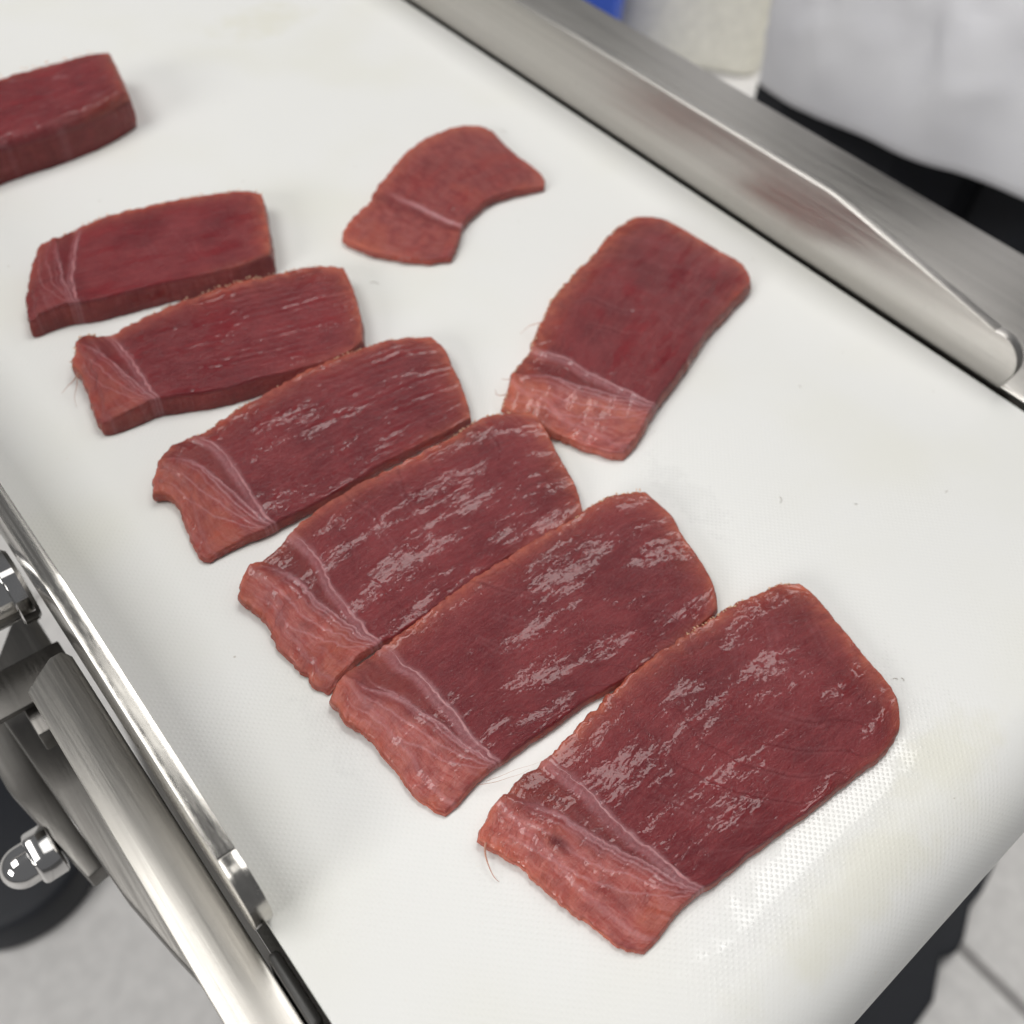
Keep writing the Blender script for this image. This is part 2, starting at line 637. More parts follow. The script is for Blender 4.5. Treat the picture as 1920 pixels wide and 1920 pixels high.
# frame under the belt and its stand
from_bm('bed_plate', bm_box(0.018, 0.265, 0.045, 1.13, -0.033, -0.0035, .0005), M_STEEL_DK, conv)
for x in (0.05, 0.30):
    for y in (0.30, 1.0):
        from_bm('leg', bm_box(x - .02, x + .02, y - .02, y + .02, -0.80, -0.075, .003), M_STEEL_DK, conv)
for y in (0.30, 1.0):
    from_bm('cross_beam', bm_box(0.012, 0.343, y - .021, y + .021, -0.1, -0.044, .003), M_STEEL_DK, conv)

# black round foot on the floor seen past the cap nut
bm = bmesh.new()
bmesh.ops.create_cone(bm, segments=64, cap_ends=True, radius1=.085, radius2=.080, depth=.05)
for v in bm.verts:
    v.co += Vector((-0.090, 0.535, -0.775))
bevel(bm, .008, 3)
foot = from_bm('machine_foot', bm, M_BLACK)
auto_smooth(foot)
tag(foot, 'round black rubber foot on the floor behind the shiny cap nut', 'foot')

# black mat on the floor seen under the nose of the belt
mat_poly = [(0.20, -0.135), (0.505, -0.118), (0.520, -0.117), (0.560, -0.098), (0.575, -0.106), (0.592, -0.103), (0.625, -0.089), (0.648, -0.088), (0.672, -0.083), (0.700, -0.076), (0.74, -0.050), (0.76, 0.15), (0.2, 0.15)]
matf = from_bm('floor_mat', bm_prism(mat_poly, 'z', -0.7985, -0.783, .004, 3), M_BLACK)
auto_smooth(matf)
tag(matf, 'black rubber mat on the tiles below the front end of the belt', 'mat')

# ------------------------------------------------------------------ background: cream bin, blue crate, person
def rounded_bin(name, mat, cx, cy, rot, w0, w1, z0, z1, rad, lip):
    bm = bmesh.new()
    rings = []
    def ring(w, z, r):
        out = []
        for q in range(4):
            for k in range(7):
                a = math.radians(90 * q + 15 * k)
                sx = (1, -1, -1, 1)[q]
                sy = (1, 1, -1, -1)[q]
                px = sx * (w / 2 - r) + r * math.cos(a)
                py = sy * (w / 2 - r) + r * math.sin(a)
                out.append(bm.verts.new((cx + px * math.cos(rot) - py * math.sin(rot), cy + px * math.sin(rot) + py * math.cos(rot), z)))
        return out
    hs = z1 - z0
    spec = [(w0 - .03, z0, rad * .8), (w0 - .008, z0 + .006, rad), (w0, z0 + .02, rad), (w1, z1 - .03, rad), (w1 + lip, z1 - .028, rad), (w1 + lip, z1, rad), (w1 - .012, z1, rad), (w0 - .02, z0 + .02, rad)]
    for w, z, r in spec:
        rings.append(ring(w, z, r))
    for a, b in zip(rings[:-1], rings[1:]):
        n = len(a)
        for k in range(n):
            bm.faces.new((a[k], a[(k + 1) % n], b[(k + 1) % n], b[k]))
    bm.faces.new(rings[0])
    bm.faces.new(rings[-1])
    bmesh.ops.recalc_face_normals(bm, faces=bm.faces)
    o = from_bm(name, bm, mat)
    return auto_smooth(o, 40)


tag(rounded_bin('plastic_bin', M_CREAM, 1.80, 1.42, math.radians(38), .33, .37, -0.80, -0.20, .05, .02),
    'cream plastic bin behind the steel rail, left of the white coat', 'bin')
tag(rounded_bin('plastic_crate', M_BLUE, 1.42, 1.43, math.radians(40), .20, .21, -0.80, -0.50, .03, .015),
    'blue plastic crate behind the steel rail, left of the cream bin', 'crate')


def coat_material():
    N = NT('white_cotton')
    tc = N.n('ShaderNodeTexCoord').outputs['Object']
    N.set(Base_Color=N.mix(N.ramp(N.noise(tc, 9, 4), .3, .7), (0.80, 0.80, 0.84), (0.86, 0.86, 0.89)), Roughness=.85)
    N.set(Normal=N.bump(N.noise(tc, 700, 2), .0006, .5))
    return N.m


def build_person():
    px, py = 0.895, 0.295
    p = empty('person', (px, py, -0.80))
    tag(p, 'person in white coat and dark trousers standing beside the conveyor', 'person')
    # lower body: one skinned figure from waist to shoes
    me = bpy.data.meshes.new('body')
    J = [(0, 0, .98), (0, 0, .86), (0, .125, .82), (-.015, .12, .47), (.02, .115, .10), (-.11, .12, .035),
         (0, -.125, .82), (-.015, -.12, .47), (.02, -.115, .10), (-.11, -.12, .035), (.0, 0, 1.12), (.01, 0, 1.32), (.01, 0, 1.42)]
    E_ = [(0, 1), (1, 2), (2, 3), (3, 4), (4, 5), (1, 6), (6, 7), (7, 8), (8, 9), (0, 10), (10, 11), (11, 12)]
    Rr = [(.16, .24), (.17, .26), (.17, .17), (.16, .16), (.10, .10), (.045, .035), (.17, .17), (.16, .16), (.10, .10), (.045, .035), (.13, .15), (.11, .15), (.07, .07)]
    me.from_pydata(J, E_, [])
    b = bpy.data.objects.new('body', me)
    link(b)
    b.parent = p
    sk = b.modifiers.new('skin', 'SKIN')
    for v, r in zip(me.skin_vertices[0].data, Rr):
        v.radius = (r[0], r[1])
    me.skin_vertices[0].data[0].use_root = True
    sub = b.modifiers.new('sub', 'SUBSURF')
    sub.levels = sub.render_levels = 2
    me.materials.append(M_TROUSER)
    # coat: hanging cloth shell with folds, hem traced lower at the side
    nA, nZ = 260, 120
    th = np.linspace(0, 2 * np.pi, nA, endpoint=False)
    # angle 0 = +y (left side seen from the conveyor), pi/2 = towards conveyor (-x)
    hem_keys = np.array([[-0.6, .555], [0.0, .545], [0.35, .552], [0.75, .572], [1.1, .595], [1.6, .615], [2.4, .625], [3.2, .58], [4.2, .56], [2 * np.pi - .6, .555]])
    hem = -.004 + np.interp(np.where(th > 2 * np.pi - .6, th - 2 * np.pi, th), hem_keys[:, 0], hem_keys[:, 1])
    prof_z = np.array([0, .15, .35, .55, .75, .83, .87])     # height above hem 0..1 scale of 0.87 m
    verts = []
    for i in range(nZ):
        f = i / (nZ - 1)
        z = hem + (1.44 - hem) * f
        a_w = np.interp(f, [0, .25, .5, .8, .93, 1], [.292, .274, .245, .235, .19, .075])
        b_w = np.interp(f, [0, .25, .5, .8, .93, 1], [.185, .172, .155, .15, .11, .07])
        fold = 4.2 * (.014 * np.cos(5 * th + 1.1 + 2.5 * f) + .007 * np.sin(9 * th + 5 * f) + .004 * np.cos(17 * th - 6 * f)) * (1 - f) ** .7 * (.15 + 2.2 * f)
        fold = fold + .022 * min(1, f * 9) * fbm(th * 3.2 + 40, np.full_like(th, f * 11 + 2) + th * 1.5, 4)
        crease = -.030 * np.exp(-((th - .62 - .35 * f) / .05) ** 2) * (1 - f)
        rr = 1 + (fold + crease) / .2
        x = -np.sin(th) * b_w * rr
        y = np.cos(th) * a_w * rr
        verts.append(np.stack([x, y, z + .002 * np.sin(th * 4)], 1))
    V = np.concatenate(verts)
    faces = []
    for i in range(nZ - 1):
        for k in range(nA):
            k2 = (k + 1) % nA
            faces.append((i * nA + k, i * nA + k2, (i + 1) * nA + k2, (i + 1) * nA + k))
    me = bpy.data.meshes.new('coat')
    me.from_pydata(V.tolist(), [], faces)
    me.polygons.foreach_set('use_smooth', [True] * len(me.polygons))
    me.materials.append(coat_material())
    c = bpy.data.objects.new('coat', me)
    link(c)
    c.parent = p
    so = c.modifiers.new('cloth', 'SOLIDIFY')
    so.thickness = .003
    so.offset = -1
    # sleeves hanging at the sides
    for sgn in (1, -1):
        bm = bmesh.new()
        pts = [(0, .20 * sgn, 1.33), (.01, .27 * sgn, 1.12), (.0, .315 * sgn, .98), (-.06, .335 * sgn, .92)]
        tube_into(bm, pts, [.075, .065, .058, .052], 20)
        s = from_bm('sleeve', bm, c.data.materials[0], None)
        s.parent = p
    return p


build_person()

# ------------------------------------------------------------------ tuna
# outlines of the top faces in centimetres on the belt (x across, y along), thickness first
SLICES = {
    'A': (0.36, {
        'rear': [(5.55, 5.43), (5.87, 5.61), (6.25, 5.76), (6.83, 5.85), (7.26, 5.87), (7.56, 5.86), (8.23, 5.93), (9.13, 6.03), (9.69, 6.13), (10.31, 6.25), (11.11, 6.28), (12.08, 6.27), (13.02, 6.17), (13.55, 6.16), (14.25, 6.06), (14.91, 5.99), (15.40, 5.83), (15.88, 5.55)],
        'right': [(15.88, 5.55), (15.95, 5.15), (15.83, 4.58), (15.64, 3.66), (15.46, 2.77), (15.34, 2.17), (15.09, 1.84), (14.65, 1.54)],
        'front': [(6.75, 1.78), (7.05, 1.77), (7.34, 1.82), (7.57, 1.87), (7.82, 1.91), (8.03, 1.90), (8.78, 1.82), (9.85, 1.75), (11.07, 1.63), (12.05, 1.54), (13.00, 1.46), (13.81, 1.38), (14.65, 1.54)],
        'left': [(5.55, 5.43), (5.76, 4.88), (5.96, 4.41), (5.97, 4.12), (6.01, 3.63), (6.19, 3.10), (6.34, 2.54), (6.46, 2.04), (6.75, 1.78)],
    }),
    'B': (0.4, {
        'rear': [(4.92, 9.86), (5.21, 10.06), (5.50, 10.17), (5.87, 10.19), (6.29, 10.18), (6.79, 10.25), (7.57, 10.30), (8.43, 10.40), (9.12, 10.47), (9.78, 10.47), (10.83, 10.51), (11.70, 10.49), (12.45, 10.42), (13.07, 10.49), (13.79, 10.45), (14.51, 10.18), (14.80, 9.97)],
        'right': [(14.80, 9.97), (14.83, 9.49), (14.84, 8.90), (14.58, 8.36), (14.43, 7.54), (14.17, 6.84), (13.72, 6.31)],
        'front': [(5.40, 6.32), (5.70, 6.34), (6.00, 6.41), (6.44, 6.48), (6.72, 6.47), (7.46, 6.46), (8.21, 6.44), (9.38, 6.42), (10.46, 6.32), (11.25, 6.25), (12.18, 6.19), (13.13, 6.22), (13.72, 6.31)],
        'left': [(4.92, 9.86), (4.94, 9.53), (4.90, 9.26), (5.12, 8.78), (5.12, 8.44), (5.13, 7.91), (5.14, 7.16), (5.21, 6.61), (5.40, 6.32)],
    }),
    'C': (0.43, {
        'rear': [(4.71, 13.43), (4.99, 13.80), (5.40, 14.00), (5.74, 13.95), (6.13, 13.99), (6.57, 14.23), (7.13, 14.39), (7.99, 14.52), (8.86, 14.61), (9.65, 14.55), (10.49, 14.52), (11.36, 14.50), (11.98, 14.48), (12.52, 14.59), (13.09, 14.59), (13.80, 14.29), (14.23, 13.99)],
        'right': [(14.23, 13.99), (14.24, 13.42), (13.91, 12.59), (13.71, 11.82), (13.47, 11.11), (13.07, 10.49)],
        'front': [(5.03, 10.16), (5.26, 10.24), (5.61, 10.36), (6.18, 10.45), (6.67, 10.41), (7.01, 10.36), (7.81, 10.41), (8.49, 10.47), (9.18, 10.54), (9.85, 10.54), (10.69, 10.53), (11.73, 10.50), (12.63, 10.48), (13.07, 10.49)],
        'left': [(4.71, 13.43), (4.85, 12.93), (4.93, 12.49), (4.75, 11.97), (4.78, 11.57), (4.85, 11.02), (4.90, 10.45), (5.03, 10.16)],
    }),
    'D': (0.52, {
        'rear': [(4.58, 17.41), (4.89, 17.87), (5.42, 18.36), (5.79, 18.51), (6.29, 18.36), (6.77, 18.42), (7.46, 18.57), (8.31, 18.69), (9.16, 18.78), (9.90, 18.90), (10.89, 18.86), (11.69, 18.76), (12.38, 18.72), (13.11, 18.46), (13.81, 18.03)],
        'right': [(13.81, 18.03), (13.87, 17.48), (13.60, 16.76), (13.42, 16.16), (13.12, 15.42), (12.81, 14.89)],
        'front': [(4.76, 14.92), (5.09, 14.96), (5.49, 14.92), (5.95, 14.87), (6.31, 14.81), (7.09, 14.82), (7.83, 14.80), (8.63, 14.84), (9.89, 14.92), (11.04, 14.90), (11.96, 14.85), (12.81, 14.89)],
        'left': [(4.58, 17.41), (4.88, 17.32), (4.97, 16.85), (4.81, 16.24), (4.68, 15.48), (4.64, 15.06), (4.76, 14.92)],
    }),
    'E': (0.68, {
        'rear': [(4.96, 22.83), (5.32, 23.35), (5.79, 23.65), (5.99, 23.33), (6.31, 23.06), (6.77, 23.21), (7.38, 23.34), (8.13, 23.39), (9.02, 23.36), (10.17, 23.31), (11.30, 22.99), (12.35, 22.78), (12.93, 22.54), (13.43, 22.08)],
        'right': [(13.43, 22.08), (13.21, 21.30), (12.88, 20.53), (12.51, 19.81), (12.05, 19.05)],
        'front': [(4.66, 20.39), (4.96, 20.29), (5.54, 20.29), (6.11, 20.27), (6.72, 20.00), (7.65, 19.59), (8.74, 19.41), (10.01, 19.07), (10.90, 18.88), (11.48, 18.84), (12.05, 19.05)],
        'left': [(4.96, 22.83), (4.97, 22.04), (4.77, 21.36), (4.62, 20.79), (4.66, 20.39)],
    }),
    'F': (0.76, {
        'rear': [(6.33, 28.22), (6.60, 28.39), (7.03, 28.18), (7.67, 28.32), (8.54, 28.40), (9.38, 28.35), (10.57, 28.09), (11.39, 27.90), (12.41, 27.56), (13.20, 27.12), (13.34, 26.78)],
        'right': [(13.34, 26.78), (13.00, 26.00), (12.63, 25.24), (12.21, 24.39), (11.93, 23.95)],
        'front': [(4.78, 25.19), (5.17, 25.19), (5.76, 25.17), (6.40, 24.87), (7.56, 24.66), (8.69, 24.47), (9.78, 24.13), (10.95, 23.89), (11.93, 23.95)],
        'left': [(6.33, 28.22), (5.76, 27.42), (5.23, 26.46), (4.90, 25.71), (4.78, 25.19)],
    }),
    'H': (0.5, {
        'rear': [(13.87, 14.78), (14.41, 15.16), (15.15, 15.74), (15.72, 15.87), (16.16, 16.17), (17.39, 17.05), (18.23, 17.45), (19.54, 18.01), (20.50, 18.26), (21.45, 18.71), (22.27, 19.00), (22.96, 19.13), (23.48, 19.08)],
        'right': [(23.48, 19.08), (24.04, 18.71), (24.27, 18.14), (24.36, 17.10), (24.45, 16.08), (24.60, 15.36), (24.40, 14.81), (24.03, 14.38)],
        'front': [(15.46, 11.46), (15.95, 11.54), (16.53, 11.80), (17.06, 12.05), (17.70, 12.31), (18.62, 12.63), (19.58, 12.96), (20.73, 13.47), (21.69, 13.76), (22.64, 14.02), (23.50, 14.22), (24.03, 14.38)],
        'left': [(13.87, 14.78), (14.04, 14.20), (14.34, 13.84), (14.30, 13.39), (14.57, 12.80), (14.86, 12.15), (15.14, 11.68), (15.46, 11.46)],
    }),
    'S': (0.35, {
        'rear': [(14.58, 23.92), (15.04, 24.41), (15.92, 24.88), (16.49, 25.00), (16.97, 25.63), (17.81, 26.04), (18.68, 26.56), (19.50, 26.97), (20.49, 27.29), (21.63, 27.36), (22.31, 27.21), (22.77, 26.93), (22.99, 26.35), (22.73, 25.69)],
        'right': [(22.73, 25.69), (22.66, 25.25), (22.64, 24.41), (22.67, 23.64), (22.59, 22.96), (22.21, 22.59)],
        'front': [(16.92, 21.14), (17.38, 21.44), (18.01, 22.04), (18.59, 22.47), (19.21, 22.73), (20.05, 22.99), (20.84, 22.91), (21.58, 22.76), (22.21, 22.59)],
        'left': [(14.58, 23.92), (14.79, 23.08), (15.33, 22.27), (16.16, 21.46), (16.92, 21.14)],
    }),
    'G': (1.45, {
        'rear': [(5.43, 36.93), (6.86, 37.03), (8.16, 37.09), (9.05, 37.13), (9.62, 37.21), (10.70, 37.20), (11.88, 37.30), (12.75, 37.12), (13.07, 36.97)],
        'right': [(13.07, 36.97), (12.84, 35.92), (12.57, 34.89), (12.32, 34.00)],
        'front': [(3.94, 32.54), (5.33, 32.83), (6.57, 32.99), (7.41, 33.09), (9.11, 33.13), (11.00, 33.40), (12.32, 34.00)],
        'left': [(5.43, 36.93), (4.62, 34.67), (3.94, 32.54)],
    }),
}


def resample(pts, n):
    P = np.array(pts, float)
    # chaikin once to take the corners off, ends kept
    for _ in range(1):
        Q = [P[0]]
        for a, b in zip(P[:-1], P[1:]):
            Q += [a * .75 + b * .25, a * .25 + b * .75]
        Q.append(P[-1])
        P = np.array(Q)
    s = np.concatenate([[0], np.cumsum(np.hypot(*np.diff(P, axis=0).T))])
    t = np.linspace(0, s[-1], n)
    return np.stack([np.interp(t, s, P[:, 0]), np.interp(t, s, P[:, 1])], 1), s[-1]


def ragged(C, amp, freq, seed, length):
    d = np.gradient(C, axis=0)
    d /= np.hypot(d[:, 0], d[:, 1])[:, None] + 1e-9
    nrm = np.stack([-d[:, 1], d[:, 0]], 1)
    t = np.linspace(0, length, len(C))
    w = fbm(t * freq + seed, np.full_like(t, seed * 3.7), 4)
    fade = np.minimum(1, np.minimum(t, length - t) / .25)
    return C + nrm * (amp * w * fade)[:, None]


def build_slice(key, name, label, seed, us=.21, fib=.016, nfib=17, arcs=.0, belly_drop=.35, slant=.12, fringe=((0, 1),),
                NU=320, NV=170, wedge=(1, 1), spot=None, tone=1.0, rim=.19, skirt=.12, rnd=.05, cat='tuna slice', group='tuna slices laid out in a row on the belt', kind='slice', strands=()):
    t, o = SLICES[key]
    R, lr = resample(o['rear'], NU)
    F, lf = resample(o['front'], NU)
    Lc, ll = resample(o['left'], NV)
    Tc, lt = resample(o['right'], NV)
    R = ragged(R, .085, 5, seed, lr)
    F = ragged(F, .04, 3, seed + 1, lf)
    Lc = ragged(Lc, .075, 4, seed + 2, ll)
    Tc = ragged(Tc, .03, 4, seed + 3, lt)
    Lc[0] = R[0]; Tc[0] = R[-1]; F[0] = Lc[-1]; F[-1] = Tc[-1]
    Lcm, Wcm = (lr + lf) / 2, (ll + lt) / 2
    u = np.linspace(0, 1, NU)[None, :]
    v = np.linspace(0, 1, NV)[:, None]
    U = np.repeat(u, NV, 0)
    V = np.repeat(v, NU, 1)
    P = ((1 - v)[..., None] * R[None] + v[..., None] * F[None] + (1 - u)[..., None] * Lc[:, None] + u[..., None] * Tc[:, None]
         - ((1 - u) * (1 - v))[..., None] * R[0] - (u * (1 - v))[..., None] * R[-1] - ((1 - u) * v)[..., None] * F[0] - (u * v)[..., None] * F[-1])
    Xc, Yc = U * Lcm, V * Wcm
    ex = np.minimum(U, 1 - U) * Lcm
    ey = np.minimum(V, 1 - V) * Wcm
    e = (np.maximum(ex, 1e-4) ** -3 + np.maximum(ey, 1e-4) ** -3) ** (-1 / 3)
    r = min(rnd, t * .3)
    drop = r * (1 - np.sqrt(np.clip(1 - np.clip(1 - e / r, 0, 1) ** 2, 0, 1)))
    z = t * (wedge[0] * (1 - V) + wedge[1] * V)
    z = z + .035 * fbm(Xc * .45 + seed, Yc * .45, 3)
    pale = np.zeros_like(U)
    belly = np.zeros_like(U)
    line = np.zeros_like(U)
    wob = .005 * fbm(Yc * .8 + seed * 2, Yc * 0 + seed, 3)
    sep = us + .006 * np.sin(V * 3 + seed) + wob          # white wall between loin and belly
    s = U - sep
    if kind == 'slice':
        # loin fibres: curved ridges running along the slice
        warp = .05 * fbm(Xc * .35 + seed, Yc * .5, 3)
        q = (V + .34 * (U - .62) ** 2 * (1 if arcs < .5 else 2.4) - .10 * U + warp * (1 if arcs < .5 else 2)) * nfib
        ph = q - np.floor(q)
        ridge = np.where(ph < .72, ph / .72, (1 - ph) / .28)
        amp = fib * sstep(.02, .25, s) * (.25 + .75 * sstep(-.2, .5, fbm(Xc * .5 + 9 + seed, Yc * .9, 3))) * (.35 + .65 * sstep(.25, .75, U))
        z = z + amp * (ridge - .5)
        line = np.maximum(line, np.exp(-((ph - .98) / .05) ** 2) * sstep(.02, .2, s) * .45 * sstep(-.1, .5, fbm(Xc * .8, Yc * 1.3 + seed, 3)))
        # few long myomere arcs
        q2 = (U - .30 * V ** 1.7 - .10 * np.sin(V * 2.6 + seed) + warp * 1.6) * 9.5 + seed * .37
        ph2 = np.abs(q2 - np.round(q2))
        arc = np.exp(-(ph2 / .040) ** 2) * sstep(.02, .12, s) * sstep(-.05, .25, fbm(Xc * .45 + 3 * seed, Yc * .6 + 5, 2))
        line = np.maximum(line, arc * (.22 + .35 * arcs))
        z = z - .009 * arc
        pl2 = np.exp(-((ph2 - .09) / .05) ** 2) * sstep(.02, .12, s) * sstep(.05, .4, fbm(Xc * .5 + 7 * seed, Yc * .6 + 1, 2))
        pale = np.maximum(pale, pl2 * .05)
        # septum: a double white wall, a sunken dark fold on its belly side
        wdt = .0055 * (1 + .9 * (1 - V)) * (1 + .5 * fbm(Yc * 3 + seed, Xc * 2, 3))
        w1 = np.exp(-(s / wdt) ** 2)
        s2 = s + .105 * (1 - V) ** 1.3 + .012
        w2 = np.exp(-(s2 / (wdt * .8)) ** 2)
        pale = np.maximum(pale, .62 * w1 * (.5 + .5 * sstep(.1, .9, V)))
        pale = np.maximum(pale, .65 * w2 * sstep(.0, .3, V))
        pale = np.maximum(pale, .34 * np.exp(-((s + .013) / .010) ** 2) * (1 + .5 * fbm(Xc * 9, Yc * 1.2 + seed, 3)))
        fold = sstep(.014, .030, -s) * sstep(-.006, .010, s2)
        line = np.maximum(line, .62 * fold * (.75 + .5 * fbm(Xc * 7, Yc * 1.1 + seed, 2)))
        z = z + .018 * w1 + .012 * w2 - .050 * fold
        belly = np.maximum(sstep(-.01, .05, -s2), .35 * fold)
        # leaf-shaped curved seams inside the belly part
        for kk, (a0, pw, st) in enumerate(((.62, 1.7, .6), (.40, 2.1, .45), (.22, 2.6, .4), (.50, 1.2, .28))):
            c0 = sep * (a0 + (1 - a0) * (V ** pw) * (.96 - .05 * kk)) - .01 + .006 * fbm(Yc * 2 + kk * 9 + seed, Yc * 0, 2)
            ln = np.exp(-((U - c0) / (.0032 + .001 * fbm(Yc * 4 + kk, Xc * 0, 2))) ** 2) * sstep(.05, .3, V)
            pale = np.maximum(pale, st * ln)
            z = z - .010 * ln
        fan = fbm((U - .35 * V * sep) * Lcm * 9 + seed, Yc * .9 + U * 4, 4)
        pale = np.maximum(pale, .17 * sstep(.05, .7, fan) * belly)
        # belly flank slopes away towards the outer end, with a ledge
        led = sep * (.36 - .22 * V) + .012 * fbm(Yc * 1.6 + seed, Yc * 0 + 3, 3)
        z = z - t * belly_drop * sstep(0, .16, -s2) * (1 - .4 * V)
        z = z - t * .16 * sstep(.012, -.012, U - led)
        pale = np.maximum(pale, .28 * np.exp(-((U - led) / .007) ** 2))
        belly = np.maximum(belly, sstep(.02, -.01, U - led))
    elif kind == 'trim':
        c0 = .30 + .02 * np.sin(V * 4)
        s = U - c0
        w1 = np.exp(-(s / .011) ** 2)
        pale = np.maximum(pale, .75 * w1 * sstep(.05, .6, V))
        belly = np.maximum(np.maximum(.55 * sstep(.01, .05, -s), sstep(.72, 1.0, U) * .6), .40)
        line = .3 * sstep(0, .02, -s) * (1 - sstep(.03, .09, -s))
        z = z - .05 * np.exp(-((s + .03) / .03) ** 2) + .10 * np.exp(-((U - .62) / .25) ** 2 - ((V - .45) / .4) ** 2)
        z = z - .25 * t * sstep(.75, 1, U) - .2 * t * sstep(.25, 0, U)
        z = z + .012 * fbm(Xc * 2.0 + seed, Yc * 3.5, 4)
    else:   # block
        z = z + .05 * fbm(Xc * .8 + seed, Yc * 2.2, 4) + .02 * fbm(Xc * 3, Yc * 6, 3)
        pale = .25 * sstep(.25, .7, fbm(Xc * 1.2, Yc * 5 + seed, 4))
    z = z + .010 * fbm(Xc * 4 + seed, Yc * 7, 3)
    belly = belly * tone
    pale = pale * (.55 + .45 * tone)
    zt = np.maximum(z - drop, .06)
    if spot:
        ds = np.hypot((U - spot[0]) * Lcm / .20, (V - spot[1]) * Wcm / .30) + .55 * fbm(Xc * 3.2, Yc * 3.2 + 4, 4)
        dk = sstep(1.25, .25, ds)
        line = np.maximum(line, .95 * dk)
        pale = pale * (1 - dk)
        z = z - .03 * dk
        zt = np.maximum(z - drop, .06)
    back = np.clip(1.15 - V * 1.3, 0, 1)
    edge = np.exp(-(e / (rim if kind == 'slice' else .30)) ** 1.3) * .85 * np.maximum(back, sstep(.55, 1, U) * .5)
    edge = np.maximum(edge, np.exp(-((1 - U) * Lcm / .28)) * .95 + np.exp(-(V * Wcm / .20)) * .7)
    edge = np.clip(edge, 0, 1)
    top = np.concatenate([P, zt[..., None]], 2).reshape(-1, 3)
    fl_top = np.stack([Xc * 10 + seed * 31, Yc * 10 + seed * 17, zt * 10], 2).reshape(-1, 3)
    at_top = np.stack([pale, belly, edge, line], 2).reshape(-1, 4)
    idx = np.arange(NU * NV).reshape(NV, NU)
    quads = np.stack([idx[:-1, :-1], idx[1:, :-1], idx[1:, 1:], idx[:-1, 1:]], 2).reshape(-1, 4)
    # boundary loop counter-clockwise seen from above (rear is +y)
    loop = np.concatenate([idx[0, ::-1][:-1], idx[:, 0][:-1], idx[-1, :][:-1], idx[::-1, -1][:-1]])
    bp = top[loop]
    d = np.roll(bp[:, :2], -3, 0) - np.roll(bp[:, :2], 3, 0)
    d /= np.hypot(d[:, 0], d[:, 1])[:, None] + 1e-9
    out = np.stack([d[:, 1], -d[:, 0]], 1)
    for _ in range(12):
        out = (np.roll(out, 1, 0) + out * 2 + np.roll(out, -1, 0)) / 4
    out /= np.hypot(out[:, 0], out[:, 1])[:, None] + 1e-9
    sl = np.concatenate([[0], np.cumsum(np.hypot(*np.diff(bp[:, :2], axis=0).T))])
    K = 9
    Vs, Fl, At = [top], [fl_top], [at_top]
    ab = at_top[loop]
    nL = len(loop)
    front_w = np.clip(-out[:, 1], 0, 1)
    for k in range(1, K + 1):
        f = k / K
        off = .030 * math.sin(math.pi * f) ** .8 + slant * t * f * front_w - .05 * f ** 4
        off = off + .03 * fbm(sl * 3 + seed, np.full_like(sl, f * t * 3 + seed), 3) * (1 - .3 * f)
        zz = bp[:, 2] * (1 - f) + 0.002 * f
        pts = np.concatenate([bp[:, :2] + out * off[:, None], zz[:, None]], 1)
        Vs.append(pts)
        Fl.append(np.stack([sl * 10 + seed * 31, bp[:, 2] * f * 10 + seed * 17 + 200, zz * 10], 1))
        a = ab.copy()
        a[:, 0] *= .75
        a[:, 2] = np.clip(.55 * (1 - front_w) + skirt + .12 * f * (skirt > .2), 0, 1)
        a[:, 3] = 0.05
        At.append(a)
    base = len(top)
    quads2 = []
    prev = loop
    for k in range(K):
        cur = base + k * nL + np.arange(nL)
        quads2.append(np.stack([prev, cur, np.roll(cur, -1), np.roll(prev, -1)], 1))
        prev = cur
    Q = np.concatenate([quads] + quads2)
    verts = np.concatenate(Vs) * CM
    centre = Vector((float(verts[:, 0].mean()), float(verts[:, 1].mean()), 0.0))
    root = empty(name, centre)
    tag(root, label, cat, group)
    me = bpy.data.meshes.new('flesh')
    nv = len(verts)
    me.vertices.add(nv)
    local = verts - np.array(centre)[None]
    me.vertices.foreach_set('co', local.astype(np.float32).ravel())
    nq = len(Q)
    me.loops.add(nq * 4 + nL)
    me.polygons.add(nq + 1)
    me.loops.foreach_set('vertex_index', np.concatenate([Q.ravel(), prev[::-1]]).astype(np.int32))
    me.polygons.foreach_set('loop_start', np.concatenate([np.arange(nq) * 4, [nq * 4]]).astype(np.int32))
    me.update(calc_edges=True)
    me.polygons.foreach_set('use_smooth', [True] * (nq + 1))
    a1 = me.attributes.new('fl', 'FLOAT_VECTOR', 'POINT')
    a1.data.foreach_set('vector', np.concatenate(Fl).astype(np.float32).ravel())
    a2 = me.attributes.new('fish', 'FLOAT_COLOR', 'POINT')
    a2.data.foreach_set('color', np.concatenate(At).astype(np.float32).ravel())
    me.validate()
    me.materials.append(M_FLESH)
    fo = bpy.data.objects.new('flesh', me)
    link(fo)
    fo.parent = root

    # ragged crumbs of flesh standing along the rear cut edge
    rr_ = random.Random(seed * 7 + 1)
